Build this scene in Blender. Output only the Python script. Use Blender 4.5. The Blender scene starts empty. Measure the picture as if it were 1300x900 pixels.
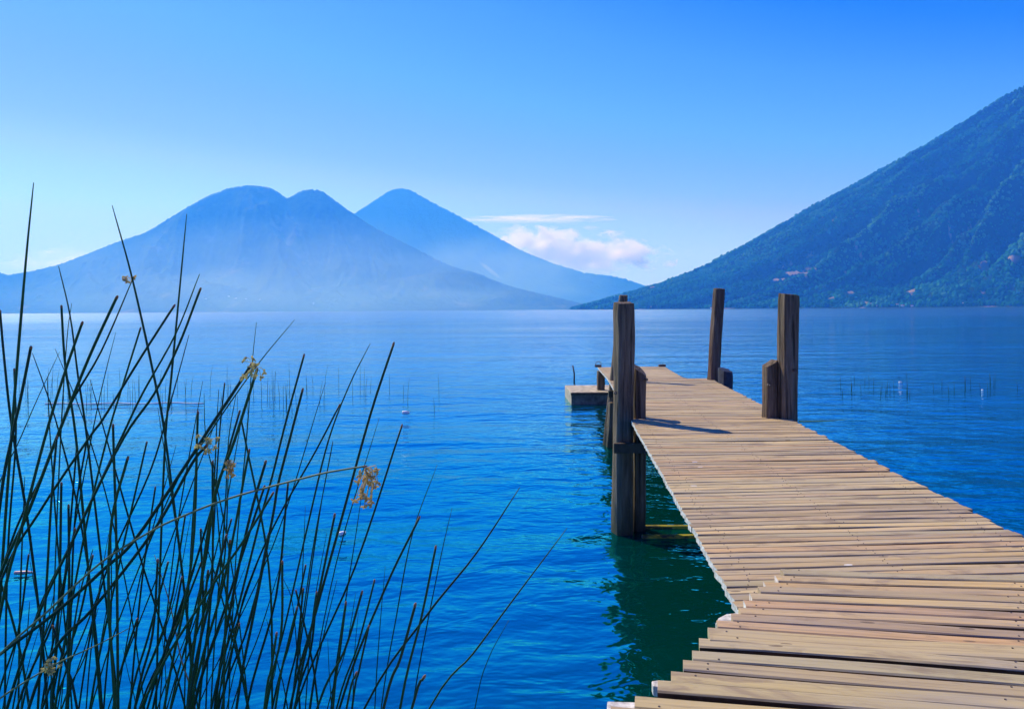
import bpy, math, random
import numpy as np
from mathutils import Vector, Matrix, noise

random.seed(7)
R = math.radians
scene = bpy.context.scene
col = scene.collection

# ------------------------------------------------------------------ camera
F = 975.0                      # focal length in photo pixels (1300 wide)
CX, CY = 650.0, 393.3
ROLL = R(0.40)
DECK = 1.44
CAMZ = 2.84
cd = bpy.data.cameras.new('camera')
cd.sensor_width = 36.0
cd.lens = 36.0 * F / 1300.0
cd.shift_y = -(450 - CY) / 1300.0
cd.clip_start = 0.1
cd.clip_end = 90000
cam = bpy.data.objects.new('camera', cd)
col.objects.link(cam)
cam.matrix_world = Matrix.Translation((0, 0, CAMZ)) @ Matrix.Rotation(R(90), 4, 'X') @ Matrix.Rotation(-ROLL, 4, 'Z')
scene.camera = cam

ca, sa = math.cos(ROLL), math.sin(ROLL)
def ray(px, py):
    dx = (px - CX) / F
    dy = -(py - CY) / F
    return dx * ca + dy * sa, -dx * sa + dy * ca
def at(px, py, Y):
    wx, wz = ray(px, py)
    return Vector((wx * Y, Y, CAMZ + wz * Y))
def on(px, py, z=0.0):
    wx, wz = ray(px, py)
    return at(px, py, (z - CAMZ) / wz)
def proj(X, Y, Z):
    a = X / Y
    b = (Z - CAMZ) / Y
    return CX + F * (a * ca - b * sa), CY - F * (a * sa + b * ca)

# ------------------------------------------------------------------ helpers
class MB:
    def __init__(s):
        s.v = []; s.f = []; s.uv = []; s.mi = []; s.sm = []
    def add(s, verts, faces, uvs=None, mi=0, smooth=False):
        o = len(s.v)
        s.v += [tuple(p) for p in verts]
        for k, fc in enumerate(faces):
            s.f.append([i + o for i in fc])
            s.uv.append(uvs[k] if uvs else [(0, 0)] * len(fc))
            s.mi.append(mi if isinstance(mi, int) else mi[k])
            s.sm.append(smooth)
    def box(s, c, size, rz=0.0, mi=0, tilt=None):
        hx, hy, hz = [q / 2 for q in size]
        M = Matrix.Rotation(rz, 3, 'Z')
        if tilt is not None: M = M @ tilt
        vs = [Vector(c) + M @ Vector((x * hx, y * hy, z * hz)) for z in (-1, 1) for x, y in ((-1, -1), (1, -1), (1, 1), (-1, 1))]
        fs = [(3, 2, 1, 0), (4, 5, 6, 7), (0, 1, 5, 4), (1, 2, 6, 5), (2, 3, 7, 6), (3, 0, 4, 7)]
        L, W, H = size
        q = lambda a, b: [(0, 0), (a, 0), (a, b), (0, b)]
        s.add(vs, fs, [q(L, W), q(L, W), q(L, H), q(W, H), q(L, H), q(W, H)], mi)
    def tube(s, pts, rad, n=6, mi=0, smooth=True, caps=True):
        pts = [Vector(p) for p in pts]
        if not hasattr(rad, '__len__'): rad = [rad] * len(pts)
        vs = []; fs = []; uvs = []
        d = 0
        for i, p in enumerate(pts):
            t = (pts[min(i + 1, len(pts) - 1)] - pts[max(i - 1, 0)]).normalized()
            a = t.cross(Vector((0, 1, 0.03)))
            if a.length < 1e-3: a = t.cross(Vector((1, 0, 0)))
            a.normalize(); b = t.cross(a)
            for k in range(n):
                an = 2 * math.pi * k / n
                vs.append(p + (a * math.cos(an) + b * math.sin(an)) * rad[i])
        for i in range(len(pts) - 1):
            l = (pts[i + 1] - pts[i]).length
            for k in range(n):
                k2 = (k + 1) % n
                fs.append((i * n + k, i * n + k2, (i + 1) * n + k2, (i + 1) * n + k))
                uvs.append([(d, k / n), (d, (k + 1) / n), (d + l, (k + 1) / n), (d + l, k / n)])
            d += l
        if caps:
            fs.append(tuple(range(n - 1, -1, -1))); uvs.append([(0, 0)] * n)
            fs.append(tuple((len(pts) - 1) * n + k for k in range(n))); uvs.append([(0, 0)] * n)
        s.add(vs, fs, uvs, mi, smooth)
    def build(s, name, mats, parent=None, bevel=0):
        me = bpy.data.meshes.new(name)
        me.from_pydata(s.v, [], s.f)
        uvl = me.uv_layers.new(name='UVMap')
        flat = [c for fc in s.uv for p in fc for c in p]
        uvl.data.foreach_set('uv', flat)
        for m in (mats if isinstance(mats, (list, tuple)) else [mats]): me.materials.append(m)
        me.polygons.foreach_set('material_index', s.mi)
        me.polygons.foreach_set('use_smooth', s.sm)
        me.update()
        o = bpy.data.objects.new(name, me)
        col.objects.link(o)
        if parent is not None: o.parent = parent
        if bevel:
            b = o.modifiers.new('bevel', 'BEVEL'); b.width = bevel; b.segments = 2; b.limit_method = 'ANGLE'
        return o

def tag(o, label=None, cat=None, group=None, kind=None):
    if label: o['label'] = label
    if cat: o['category'] = cat
    if group: o['group'] = group
    if kind: o['kind'] = kind
    return o
def empty(name, loc=(0, 0, 0)):
    o = bpy.data.objects.new(name, None)
    o.empty_display_size = 0.2
    col.objects.link(o)
    o.location = loc
    return o
def par(o, p):
    """parent keeping mesh data in world coordinates"""
    o.parent = p
    o.matrix_parent_inverse = Matrix.Translation(-Vector(p.location))
    return o

# ------------------------------------------------------------------ materials
class NT:
    def __init__(s, name):
        s.m = bpy.data.materials.new(name); s.m.use_nodes = True
        s.t = s.m.node_tree; s.t.nodes.clear()
        s.out = s.t.nodes.new('ShaderNodeOutputMaterial')
    def n(s, typ, **kw):
        nd = s.t.nodes.new('ShaderNode' + typ)
        for k, v in kw.items():
            if k.startswith('_'): setattr(nd, k[1:], v)
            else: nd.inputs[k.replace('__', ' ')].default_value = v
        return nd
    def l(s, a, b): s.t.links.new(a, b)
    def ramp(s, fac, stops, interp='LINEAR'):
        r = s.t.nodes.new('ShaderNodeValToRGB')
        r.color_ramp.interpolation = interp
        e = r.color_ramp.elements
        while len(e) < len(stops): e.new(0.5)
        for i, (p, c) in enumerate(stops):
            e[i].position = p
            e[i].color = (*c, 1) if len(c) == 3 else c
        s.l(fac, r.inputs[0]); return r.outputs[0]
    def mix(s, fac, a, b, typ='MIX'):
        m = s.t.nodes.new('ShaderNodeMix'); m.data_type = 'RGBA'; m.blend_type = typ
        for sock, val in ((m.inputs[0], fac), (m.inputs[6], a), (m.inputs[7], b)):
            if isinstance(val, bpy.types.NodeSocket): s.l(val, sock)
            elif isinstance(val, (tuple, list)): sock.default_value = (*val, 1)
            else: sock.default_value = val
        return m.outputs[2]
    def math(s, op, a, b=None, c=None):
        m = s.t.nodes.new('ShaderNodeMath'); m.operation = op
        for i, v in enumerate((a, b, c)):
            if v is None: continue
            if isinstance(v, bpy.types.NodeSocket): s.l(v, m.inputs[i])
            else: m.inputs[i].default_value = v
        return m.outputs[0]
    def noise(s, vec, scale, detail=4, rough=0.55, dist=0.0):
        nd = s.n('TexNoise', Scale=scale, Detail=detail, Roughness=rough, Distortion=dist)
        s.l(vec, nd.inputs['Vector']); return nd.outputs[0]
    def mapping(s, vec, scale=(1, 1, 1), rot=(0, 0, 0), loc=(0, 0, 0)):
        m = s.t.nodes.new('ShaderNodeMapping')
        m.inputs['Scale'].default_value = scale; m.inputs['Rotation'].default_value = rot; m.inputs['Location'].default_value = loc
        s.l(vec, m.inputs['Vector']); return m.outputs[0]
    def principled(s, **kw):
        p = s.n('BsdfPrincipled', **kw); s.l(p.outputs[0], s.out.inputs['Surface']); return p
    def bump(s, h, strength, dist):
        b = s.n('Bump', Strength=strength, Distance=dist); s.l(h, b.inputs['Height']); return b.outputs[0]

def wood_deck(name, tones, wet=0.0):
    t = NT(name)
    uv = t.n('UVMap').outputs[0]
    geo = t.n('NewGeometry')
    rnd = geo.outputs['Random Per Island']
    off = t.n('CombineXYZ'); t.l(t.math('MULTIPLY', rnd, 37.0), off.inputs[0]); t.l(t.math('MULTIPLY', rnd, 91.0), off.inputs[1])
    va = t.n('VectorMath', _operation='ADD'); t.l(uv, va.inputs[0]); t.l(off.outputs[0], va.inputs[1])
    v = va.outputs[0]
    g1 = t.noise(t.mapping(v, (1.6, 55, 1)), 1.0, 5, 0.65, 0.6)
    g2 = t.noise(t.mapping(v, (0.9, 12, 1)), 1.0, 3, 0.5, 1.0)
    big = t.noise(t.mapping(v, (1.1, 3.0, 1)), 1.0, 3)
    n = len(tones)
    base = t.ramp(rnd, [((i + 0.5) / n, (c[0] * 0.97, c[1] * 0.955, c[2] * 0.78)) for i, c in enumerate(tones)], 'LINEAR')
    grain = t.ramp(g1, [(0.30, (0.36, 0.33, 0.31)), (0.47, (0.96, 0.96, 0.96)), (0.70, (1.16, 1.14, 1.10))])
    c = t.mix(0.75, base, grain, 'MULTIPLY')
    c = t.mix(t.math('MULTIPLY', t.ramp(g2, [(0.48, (0, 0, 0)), (0.70, (1, 1, 1))]), 0.55), c, (0.27, 0.235, 0.195))
    c = t.mix(t.math('MULTIPLY', t.ramp(big, [(0.35, (0, 0, 0)), (0.7, (1, 1, 1))]), 0.34), c, (0.37, 0.325, 0.265))
    stn = t.noise(t.mapping(v, (2.4, 6.0, 1), (0, 0, 0), (5, 9, 0)), 1.0, 5, 0.65, 0.8)
    c = t.mix(t.math('MULTIPLY', t.ramp(stn, [(0.53, (0, 0, 0)), (0.64, (1, 1, 1))]), 0.6), c, (0.20, 0.145, 0.10))
    # knots and nail holes
    vo = t.n('TexVoronoi', Scale=1.0); t.l(t.mapping(v, (5.0, 16.0, 1)), vo.inputs['Vector'])
    sel = t.n('SeparateColor'); t.l(vo.outputs['Color'], sel.inputs[0])
    k = t.math('MULTIPLY', t.math('LESS_THAN', vo.outputs['Distance'], t.math('ADD', 0.05, t.math('MULTIPLY', sel.outputs[1], 0.12))), t.math('GREATER_THAN', sel.outputs[0], 0.70))
    c = t.mix(t.math('MULTIPLY', k, 0.72), c, (0.10, 0.07, 0.05))
    # droppings and pale scuffs
    vo2 = t.n('TexVoronoi', Scale=1.0); t.l(t.mapping(v, (3.2, 9.0, 1)), vo2.inputs['Vector'])
    sel2 = t.n('SeparateColor'); t.l(vo2.outputs['Color'], sel2.inputs[0])
    k2 = t.math('MULTIPLY', t.math('LESS_THAN', vo2.outputs['Distance'], t.math('MULTIPLY', sel2.outputs[1], 0.10)), t.math('GREATER_THAN', sel2.outputs[0], 0.86))
    c = t.mix(t.math('MULTIPLY', k2, 0.8), c, (0.78, 0.77, 0.74))
    p = t.principled(Roughness=0.72)
    p.inputs['Specular IOR Level'].default_value = 0.25
    t.l(c, p.inputs['Base Color'])
    t.l(t.bump(t.math('ADD', g1, t.math('MULTIPLY', k, -0.6)), 0.5, 0.004), p.inputs['Normal'])
    return t.m

deck_tones = [(0.50, 0.33, 0.19), (0.36, 0.31, 0.22), (0.58, 0.42, 0.24), (0.29, 0.225, 0.15), (0.50, 0.355, 0.215), (0.43, 0.36, 0.245), (0.58, 0.44, 0.25), (0.40, 0.285, 0.18)]
near_tones = [(0.53, 0.345, 0.19), (0.38, 0.34, 0.22), (0.46, 0.29, 0.185), (0.60, 0.43, 0.22), (0.36, 0.24, 0.155), (0.38, 0.335, 0.235), (0.53, 0.385, 0.225)]
M_deck = wood_deck('weathered_decking', deck_tones)
M_near = wood_deck('newer_decking', near_tones)
def simple(name, colr, rough=0.6, spec=0.3, nscale=None, amt=0.25, bump=0.0):
    t = NT(name)
    p = t.principled(Roughness=rough); p.inputs['Specular IOR Level'].default_value = spec
    if nscale:
        co = t.n('TexCoord').outputs['Object']
        nn = t.noise(co, nscale, 5, 0.6)
        c = t.mix(t.ramp(nn, [(0.3, (0, 0, 0)), (0.7, (1, 1, 1))]), tuple(x * (1 - amt) for x in colr), tuple(min(1, x * (1 + amt)) for x in colr))
        t.l(c, p.inputs['Base Color'])
        if bump: t.l(t.bump(nn, 0.6, bump), p.inputs['Normal'])
    else: p.inputs['Base Color'].default_value = (*colr, 1)
    return t.m
M_end = simple('sunlit_end_grain', (0.52, 0.50, 0.48), 0.8, 0.2, 30, 0.45)  # pale end grain; sunlit brightness of the ends put into the colour
M_edge = simple('gap_shade_edge', (0.085, 0.048, 0.022), 0.85, 0.15, 14, 0.4)  # board sides darkened: shade of the gaps put into the wood colour
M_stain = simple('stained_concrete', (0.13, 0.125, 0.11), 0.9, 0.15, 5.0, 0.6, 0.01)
M_beam = simple('dark_beam_timber', (0.075, 0.057, 0.043), 0.8, 0.2, 9, 0.4, 0.004)

def post_mat(name, a, b):
    t = NT(name)
    co = t.n('TexCoord').outputs['Object']
    geo = t.n('NewGeometry')
    sep = t.n('SeparateXYZ'); t.l(geo.outputs['Position'], sep.inputs[0])
    g = t.noise(t.mapping(co, (34, 34, 1.5)), 1.0, 6, 0.7, 0.4)
    g2 = t.noise(t.mapping(co, (6, 6, 0.9)), 1.0, 4, 0.6, 0.8)
    crack = t.noise(t.mapping(co, (16, 16, 0.5)), 1.0, 3, 0.5, 0.3)
    ck = t.ramp(crack, [(0.34, (0, 0, 0)), (0.40, (1, 1, 1))])
    c = t.mix(t.ramp(g, [(0.36, (0, 0, 0)), (0.64, (1, 1, 1))]), a, b)
    c = t.mix(t.math('MULTIPLY', t.ramp(g2, [(0.45, (0, 0, 0)), (0.7, (1, 1, 1))]), 0.45), c, (0.25, 0.21, 0.17))
    c = t.mix(t.math('MULTIPLY', t.math('SUBTRACT', 1.0, ck), 0.8), c, (0.03, 0.022, 0.018))
    # algae and damp near the waterline
    wet = t.ramp(t.math('ADD', sep.outputs[2], t.math('MULTIPLY', g2, 0.3)), [(0.25, (1, 1, 1)), (0.62, (0, 0, 0))])
    c = t.mix(t.math('MULTIPLY', wet, 0.8), c, (0.030, 0.032, 0.022))
    p = t.principled(Roughness=0.8); p.inputs['Specular IOR Level'].default_value = 0.2
    t.l(c, p.inputs['Base Color'])
    t.l(t.bump(t.math('ADD', g, t.math('MULTIPLY', ck, 0.8)), 1.0, 0.022), p.inputs['Normal'])
    return t.m
M_post = post_mat('rough_post_timber', (0.050, 0.036, 0.027), (0.200, 0.145, 0.100))
M_post_red = post_mat('reddish_post_timber', (0.055, 0.032, 0.026), (0.13, 0.080, 0.062))
M_rubber = simple('dark_blue_black_timber', (0.022, 0.028, 0.05), 0.6, 0.3, 12, 0.4, 0.004)
M_iron = simple('rusty_iron', (0.06, 0.045, 0.04), 0.55, 0.5, 60, 0.5)
t = NT('yellow_algae_timber')
co = t.n('TexCoord').outputs['Object']
c = t.mix(t.ramp(t.noise(t.mapping(co, (5, 18, 18)), 1.0, 6, 0.7), [(0.42, (0, 0, 0)), (0.58, (1, 1, 1))]), (0.035, 0.030, 0.012), (0.36, 0.30, 0.02))
p = t.principled(Roughness=0.45); t.l(c, p.inputs['Base Color'])
t.l(t.bump(t.noise(co, 22, 5), 0.8, 0.012), p.inputs['Normal'])
M_moss = t.m
M_conc = simple('weathered_concrete', (0.40, 0.35, 0.28), 0.9, 0.15, 6.0, 0.5, 0.02)
M_rope = simple('white_rope', (0.75, 0.76, 0.78), 0.8, 0.2, 40, 0.2)
M_ropeg = simple('green_rope', (0.20, 0.34, 0.10), 0.8, 0.2, 40, 0.2)
M_white = simple('white_plastic', (0.82, 0.82, 0.84), 0.35, 0.5)
M_red = simple('pink_plastic', (0.62, 0.36, 0.33), 0.4, 0.5)

def reed_mat(name, lo, hi):
    t = NT(name)
    uv = t.n('UVMap').outputs[0]
    oi = t.n('ObjectInfo')
    g = t.noise(t.mapping(uv, (3, 10, 1)), 1.0, 3)
    c = t.mix(oi.outputs['Random'], lo, hi)
    c = t.mix(t.math('MULTIPLY', g, 0.5), c, tuple(x * 0.5 for x in lo))
    p = t.principled(Roughness=0.5); p.inputs['Specular IOR Level'].default_value = 0.22
    t.l(c, p.inputs['Base Color'])
    return t.m
M_reed = reed_mat('reed_green', (0.003, 0.036, 0.022), (0.016, 0.105, 0.026))
M_reedp = reed_mat('reed_pale', (0.15, 0.22, 0.09), (0.20, 0.27, 0.11))
M_reedd = reed_mat('reed_dry', (0.36, 0.22, 0.12), (0.42, 0.28, 0.16))
M_tip = simple('reed_dry_tip', (0.26, 0.13, 0.07), 0.8, 0.2)
def seed_mat(name, colr):
    t = NT(name)
    d = t.n('BsdfDiffuse'); tr = t.n('BsdfTranslucent'); mx = t.n('MixShader'); mx.inputs[0].default_value = 0.68
    co = t.n('TexCoord').outputs['Object']
    c = t.mix(t.noise(co, 90, 3), tuple(x * 0.45 for x in colr), tuple(min(1, x * 1.3) for x in colr))
    t.l(c, d.inputs[0]); t.l(c, tr.inputs[0]); t.l(d.outputs[0], mx.inputs[1]); t.l(tr.outputs[0], mx.inputs[2]); t.l(mx.outputs[0], t.out.inputs['Surface'])
    return t.m
M_seed = seed_mat('reed_seed', (0.92, 0.66, 0.34))
M_seed2 = seed_mat('reed_seed_pale', (0.95, 0.76, 0.42))

# ------------------------------------------------------------------ light and sky
SUN_EL, SUN_AZ = R(46), R(-41)       # azimuth measured from +Y, clockwise positive
sd = bpy.data.lights.new('sun', 'SUN'); sd.energy = 4.2; sd.angle = R(0.5); sd.color = (1.0, 0.94, 0.84)
sun = bpy.data.objects.new('sun', sd); col.objects.link(sun)
dirv = Vector((math.sin(SUN_AZ) * math.cos(SUN_EL), math.cos(SUN_AZ) * math.cos(SUN_EL), math.sin(SUN_EL)))
sun.rotation_euler = (-dirv).to_track_quat('-Z', 'Y').to_euler()
sun.location = dirv * 50
w = bpy.data.worlds.new('World'); scene.world = w; w.use_nodes = True
wt = w.node_tree; wt.nodes.clear()
wo = wt.nodes.new('ShaderNodeOutputWorld'); bg = wt.nodes.new('ShaderNodeBackground')
sky = wt.nodes.new('ShaderNodeTexSky'); sky.sky_type = 'NISHITA'; sky.sun_disc = False
sky.sun_elevation = SUN_EL; sky.sun_rotation = SUN_AZ
sky.altitude = 1500; sky.air_density = 1.0; sky.dust_density = 0.3; sky.ozone_density = 2.0
# deep, saturated highland sky: contrast curves on the sky's own colours
SKY_S = 0.10
sc0 = wt.nodes.new('ShaderNodeVectorMath'); sc0.operation = 'SCALE'; sc0.inputs['Scale'].default_value = 0.05
sep0 = wt.nodes.new('ShaderNodeSeparateXYZ'); cmb0 = wt.nodes.new('ShaderNodeCombineXYZ')
wt.links.new(sky.outputs[0], sc0.inputs[0]); wt.links.new(sc0.outputs[0], sep0.inputs[0])
SKY_CURVES = (
    ((0.0, 0.0), (0.06, 0.0), (0.078, 0.002), (0.094, 0.06), (0.125, 0.14), (0.16, 0.24), (0.18, 0.33), (0.25, 0.45), (0.40, 0.50), (1.0, 0.6)),
    ((0.0, 0.0), (0.09, 0.06), (0.13, 0.11), (0.155, 0.23), (0.19, 0.33), (0.22, 0.345), (0.253, 0.40), (0.30, 0.58), (0.342, 0.68), (0.5, 0.70), (1.0, 0.8)),
    ((0.0, 0.0), (0.15, 0.65), (0.227, 0.90), (0.28, 1.25), (0.32, 1.30), (0.40, 1.30), (0.5, 1.3), (1.0, 1.5)))
for ch, pts in enumerate(SKY_CURVES):
    prev = None
    # piecewise-linear curve as a sum of clamped ramps
    for (x0, y0), (x1, y1) in zip(pts[:-1], pts[1:]):
        mr = wt.nodes.new('ShaderNodeMapRange'); mr.clamp = True
        for i_, v_ in enumerate((x0, x1, 0.0, y1 - y0)): mr.inputs[i_ + 1].default_value = v_
        wt.links.new(sep0.outputs[ch], mr.inputs[0])
        if prev is None: prev = mr.outputs[0]
        else:
            ad = wt.nodes.new('ShaderNodeMath'); ad.operation = 'ADD'
            wt.links.new(prev, ad.inputs[0]); wt.links.new(mr.outputs[0], ad.inputs[1]); prev = ad.outputs[0]
    m3 = wt.nodes.new('ShaderNodeMath'); m3.operation = 'MULTIPLY'; m3.inputs[1].default_value = 1.0 / SKY_S / 1.414
    wt.links.new(prev, m3.inputs[0]); wt.links.new(m3.outputs[0], cmb0.inputs[ch])
wt.links.new(cmb0.outputs[0], bg.inputs[0]); bg.inputs[1].default_value = SKY_S
wt.links.new(bg.outputs[0], wo.inputs[0])
vs = scene.view_settings
vs.view_transform = 'Standard'; vs.look = 'None'; vs.exposure = 0.5; vs.gamma = 1.0; vs.use_curve_mapping = False

# ------------------------------------------------------------------ water
t = NT('lake_water')
co = t.n('TexCoord').outputs['Object']
patch = t.noise(t.mapping(co, (0.012, 0.05, 1)), 1.0, 3, 0.5, 0.5)
w1 = t.noise(t.mapping(co, (0.35, 0.55, 1), (0, 0, R(12))), 1.0, 2, 0.5, 0.3)
w2 = t.noise(t.mapping(co, (1.3, 2.1, 1), (0, 0, R(-14))), 1.0, 3, 0.5, 0.4)
w3 = t.noise(t.mapping(co, (4.5, 7.0, 1), (0, 0, R(8))), 1.0, 2, 0.5, 0.2)
amp = t.ramp(patch, [(0.34, (0.38, 0.38, 0.38)), (0.60, (1, 1, 1))])
sepw = t.n('SeparateXYZ'); t.l(co, sepw.inputs[0])
far = t.n('MapRange'); t.l(sepw.outputs[1], far.inputs[0])
for i_, v_ in enumerate((12.0, 200.0, 1.0, 1.35)): far.inputs[i_ + 1].default_value = v_     # the open lake lies calmer than the shore
w0 = t.noise(t.mapping(co, (0.10, 0.24, 1), (0, 0, R(6))), 1.0, 2, 0.5, 0.6)
h = t.math('ADD', t.math('MULTIPLY', w1, 0.32), t.math('ADD', t.math('MULTIPLY', w2, 0.155), t.math('MULTIPLY', w3, 0.030)))
h = t.math('ADD', h, t.math('MULTIPLY', w0, 0.42))
h = t.math('MULTIPLY', t.math('MULTIPLY', h, amp), far.outputs[0])
nrm = t.bump(h, 1.0, 0.60)
df = t.n('BsdfDiffuse'); df.inputs['Color'].default_value = (0.0, 0.038, 0.034, 1)
gl = t.n('BsdfAnisotropic')
rgh_ = t.n('MapRange'); t.l(sepw.outputs[1], rgh_.inputs[0])
for i_, v_ in enumerate((25.0, 260.0, 0.035, 0.12)): rgh_.inputs[i_ + 1].default_value = v_      # ripples too small to see far out
t.l(rgh_.outputs[0], gl.inputs['Roughness'])
lw = t.n('LayerWeight', Blend=0.5)
lwg = t.n('LayerWeight', Blend=0.5)
fcg = t.math('ADD', t.math('MULTIPLY', lw.outputs['Facing'], 0.45), t.math('MULTIPLY', lwg.outputs['Facing'], 0.55))
tint = t.ramp(fcg, [(0.55, (0.02, 0.80, 1.0)), (0.80, (0.05, 0.78, 1.0)), (0.90, (0.45, 0.90, 1.0)), (0.97, (1.0, 1.0, 1.0))])
t.l(tint, gl.inputs['Color'])
fac = t.ramp(fcg, [(0.0, (0.04,) * 3), (0.3, (0.16,) * 3), (0.53, (0.37,) * 3), (0.78, (0.60,) * 3), (0.95, (0.92,) * 3)])
mx = t.n('MixShader')
for nd in (gl, lw): t.l(nrm, nd.inputs['Normal'])
t.l(fac, mx.inputs[0]); t.l(df.outputs[0], mx.inputs[1]); t.l(gl.outputs[0], mx.inputs[2]); t.l(mx.outputs[0], t.out.inputs['Surface'])
M_water = t.m
mb = MB()
mb.add([(-30000, -40, 0), (30000, -40, 0), (30000, 16800, 0), (-30000, 16800, 0)], [(0, 1, 2, 3)])
tag(mb.build('water', M_water), kind='structure')

# ------------------------------------------------------------------ haze
t = NT('haze_air')
pv = t.n('VolumePrincipled')
HAZE_D, HAZE_C = 1.2e-4, (0.045, 0.27, 1.0, 1)
pv.inputs['Density'].default_value = HAZE_D
pv.inputs['Color'].default_value = HAZE_C
pv.inputs['Anisotropy'].default_value = 0.25
pv.inputs['Absorption Color'].default_value = (1, 1, 1, 1)   # pure scattering, no absorption
t.l(pv.outputs[0], t.out.inputs['Volume'])
M_haze = t.m
mb = MB(); mb.box((0, 7900, 1249), (64000, 18000, 2500))
tag(mb.build('haze', M_haze), kind='stuff')

# mist lying on the far slopes, smoke, clouds behind the range
def vol_mat(name, dens, colr, g=0.2):
    t = NT(name)
    pv = t.n('VolumePrincipled'); pv.inputs['Density'].default_value = dens; pv.inputs['Color'].default_value = (*colr, 1)
    pv.inputs['Anisotropy'].default_value = g; pv.inputs['Absorption Color'].default_value = (1, 1, 1, 1)
    t.l(pv.outputs[0], t.out.inputs['Volume'])
    return t, pv
def ellipsoid(name, mat, c, rad, tilt=0.0, sub=4):
    import bmesh
    bm = bmesh.new(); bmesh.ops.create_icosphere(bm, subdivisions=sub, radius=1.0)
    me = bpy.data.meshes.new(name); bm.to_mesh(me); bm.free()
    for p_ in me.polygons: p_.use_smooth = True
    me.materials.append(mat)
    o = bpy.data.objects.new(name, me); col.objects.link(o)
    o.location = c; o.scale = rad; o.rotation_euler = (0, tilt, 0)
    return o
tm, pvm = vol_mat('mist_air', 2.0e-4, (0.55, 0.86, 1.0), 0.3)
com = tm.n('TexCoord').outputs['Object']
lnm = tm.n('VectorMath', _operation='LENGTH'); tm.l(com, lnm.inputs[0])
fm = tm.math('MAXIMUM', 0.0, tm.math('SUBTRACT', 1.0, tm.math('POWER', lnm.outputs['Value'], 2.0)))
nm = tm.noise(tm.mapping(com, (4.0, 1.5, 2.2)), 1.0, 3, 0.55, 0.3)
tm.l(tm.math('MULTIPLY', tm.math('MULTIPLY', fm, tm.ramp(nm, [(0.25, (0.15,) * 3), (0.7, (1, 1, 1))])), 5.8e-4), pvm.inputs['Density'])
for px, py, Y, rx, ry, rz in ((380, 350, 8000, 3600, 600, 660), (640, 350, 12700, 2100, 700, 760), (400, 384, 6600, 3600, 420, 330)):
    tag(ellipsoid('mist', tm.m, at(px, py, Y), (rx, ry, rz)), kind='stuff')
ts, _ = vol_mat('smoke_air', 2.2e-3, (0.8, 0.9, 1.0), 0.3)
tag(ellipsoid('smoke', ts.m, at(622, 343, 10900), (190, 60, 32), R(38), 3), kind='stuff')
CLOUD_Y = 18200.0
def cloud(name, px, py, wpx, hpx, dens, thr, label, scale, seed, flat=(1, 1, 1), depth=900):
    t, pv = vol_mat(name + '_vapour', 0.0, (1, 1, 1), 0.55)
    co = t.n('TexCoord').outputs['Object']
    n = t.noise(t.mapping(co, tuple(scale * f for f in flat), (0, 0, 0), (seed, seed * 2.3, 0)), 1.0, 7, 0.58, 0.2)
    ln = t.n('VectorMath', _operation='LENGTH'); t.l(co, ln.inputs[0])
    sepz = t.n('SeparateXYZ'); t.l(co, sepz.inputs[0])
    f = t.math('SUBTRACT', n, t.math('MULTIPLY', t.math('POWER', ln.outputs['Value'], 2.0), thr))
    d = t.ramp(f, [(0.395, (0, 0, 0)), (0.46, (1, 1, 1))])
    und = t.n('MapRange'); t.l(sepz.outputs[2], und.inputs[0])
    for i_, v_ in enumerate((-0.55, 0.05, 0.03, 1.0)): und.inputs[i_ + 1].default_value = v_      # thins out underneath
    t.l(t.math('MULTIPLY', t.math('MULTIPLY', d, und.outputs[0]), dens), pv.inputs['Density'])
    o = ellipsoid('cloud', t.m, at(px, py, CLOUD_Y), (wpx / 2 / F * CLOUD_Y, depth, hpx / 2 / F * CLOUD_Y), R(4) if name == 'bank' else 0)
    return tag(o, label, 'cloud')
cloud('bank', 716, 323, 290, 80, 0.006, 0.22, 'bright white puffy cloud bank rising behind the right flank of the cone mountain', 2.6, 3.0, (1.6, 1, 0.9))
cloud('streak', 680, 279, 220, 14, 0.003, 0.16, 'thin faint flat cloud streak above the bright puffy cloud bank', 2.0, 8.0, (1.2, 1, 1), 500)
cloud('left', 110, 336, 240, 46, 0.0004, 0.22, 'low pale cloud peeking over the left shoulder of the twin peak mountain', 2.2, 5.5, (1.3, 1, 1))

# ------------------------------------------------------------------ mountains
def mount_mat(name, forest, field, scale, amount, light=(0.07, 0.10, 0.05)):
    t = NT(name)
    geo = t.n('NewGeometry').outputs['Position']
    n1 = t.noise(t.mapping(geo, (scale,) * 3), 1.0, 8, 0.65)
    n2 = t.noise(t.mapping(geo, (scale * 6,) * 3), 1.0, 6, 0.7)
    c = t.mix(t.ramp(n2, [(0.35, (0, 0, 0)), (0.68, (1, 1, 1))]), forest, light)
    at_ = t.n('Attribute', _attribute_name='bare')
    c = t.mix(at_.outputs['Fac'], c, field)
    if amount: c = t.mix(t.ramp(n1, [(0.58, (0, 0, 0)), (0.70, (amount,) * 3)]), c, field)
    p = t.principled(Roughness=0.95); p.inputs['Specular IOR Level'].default_value = 0.0
    t.l(c, p.inputs['Base Color'])
    t.l(t.bump(n2, 0.7, 0.25 / scale / 6), p.inputs['Normal'])
    return t.m

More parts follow.
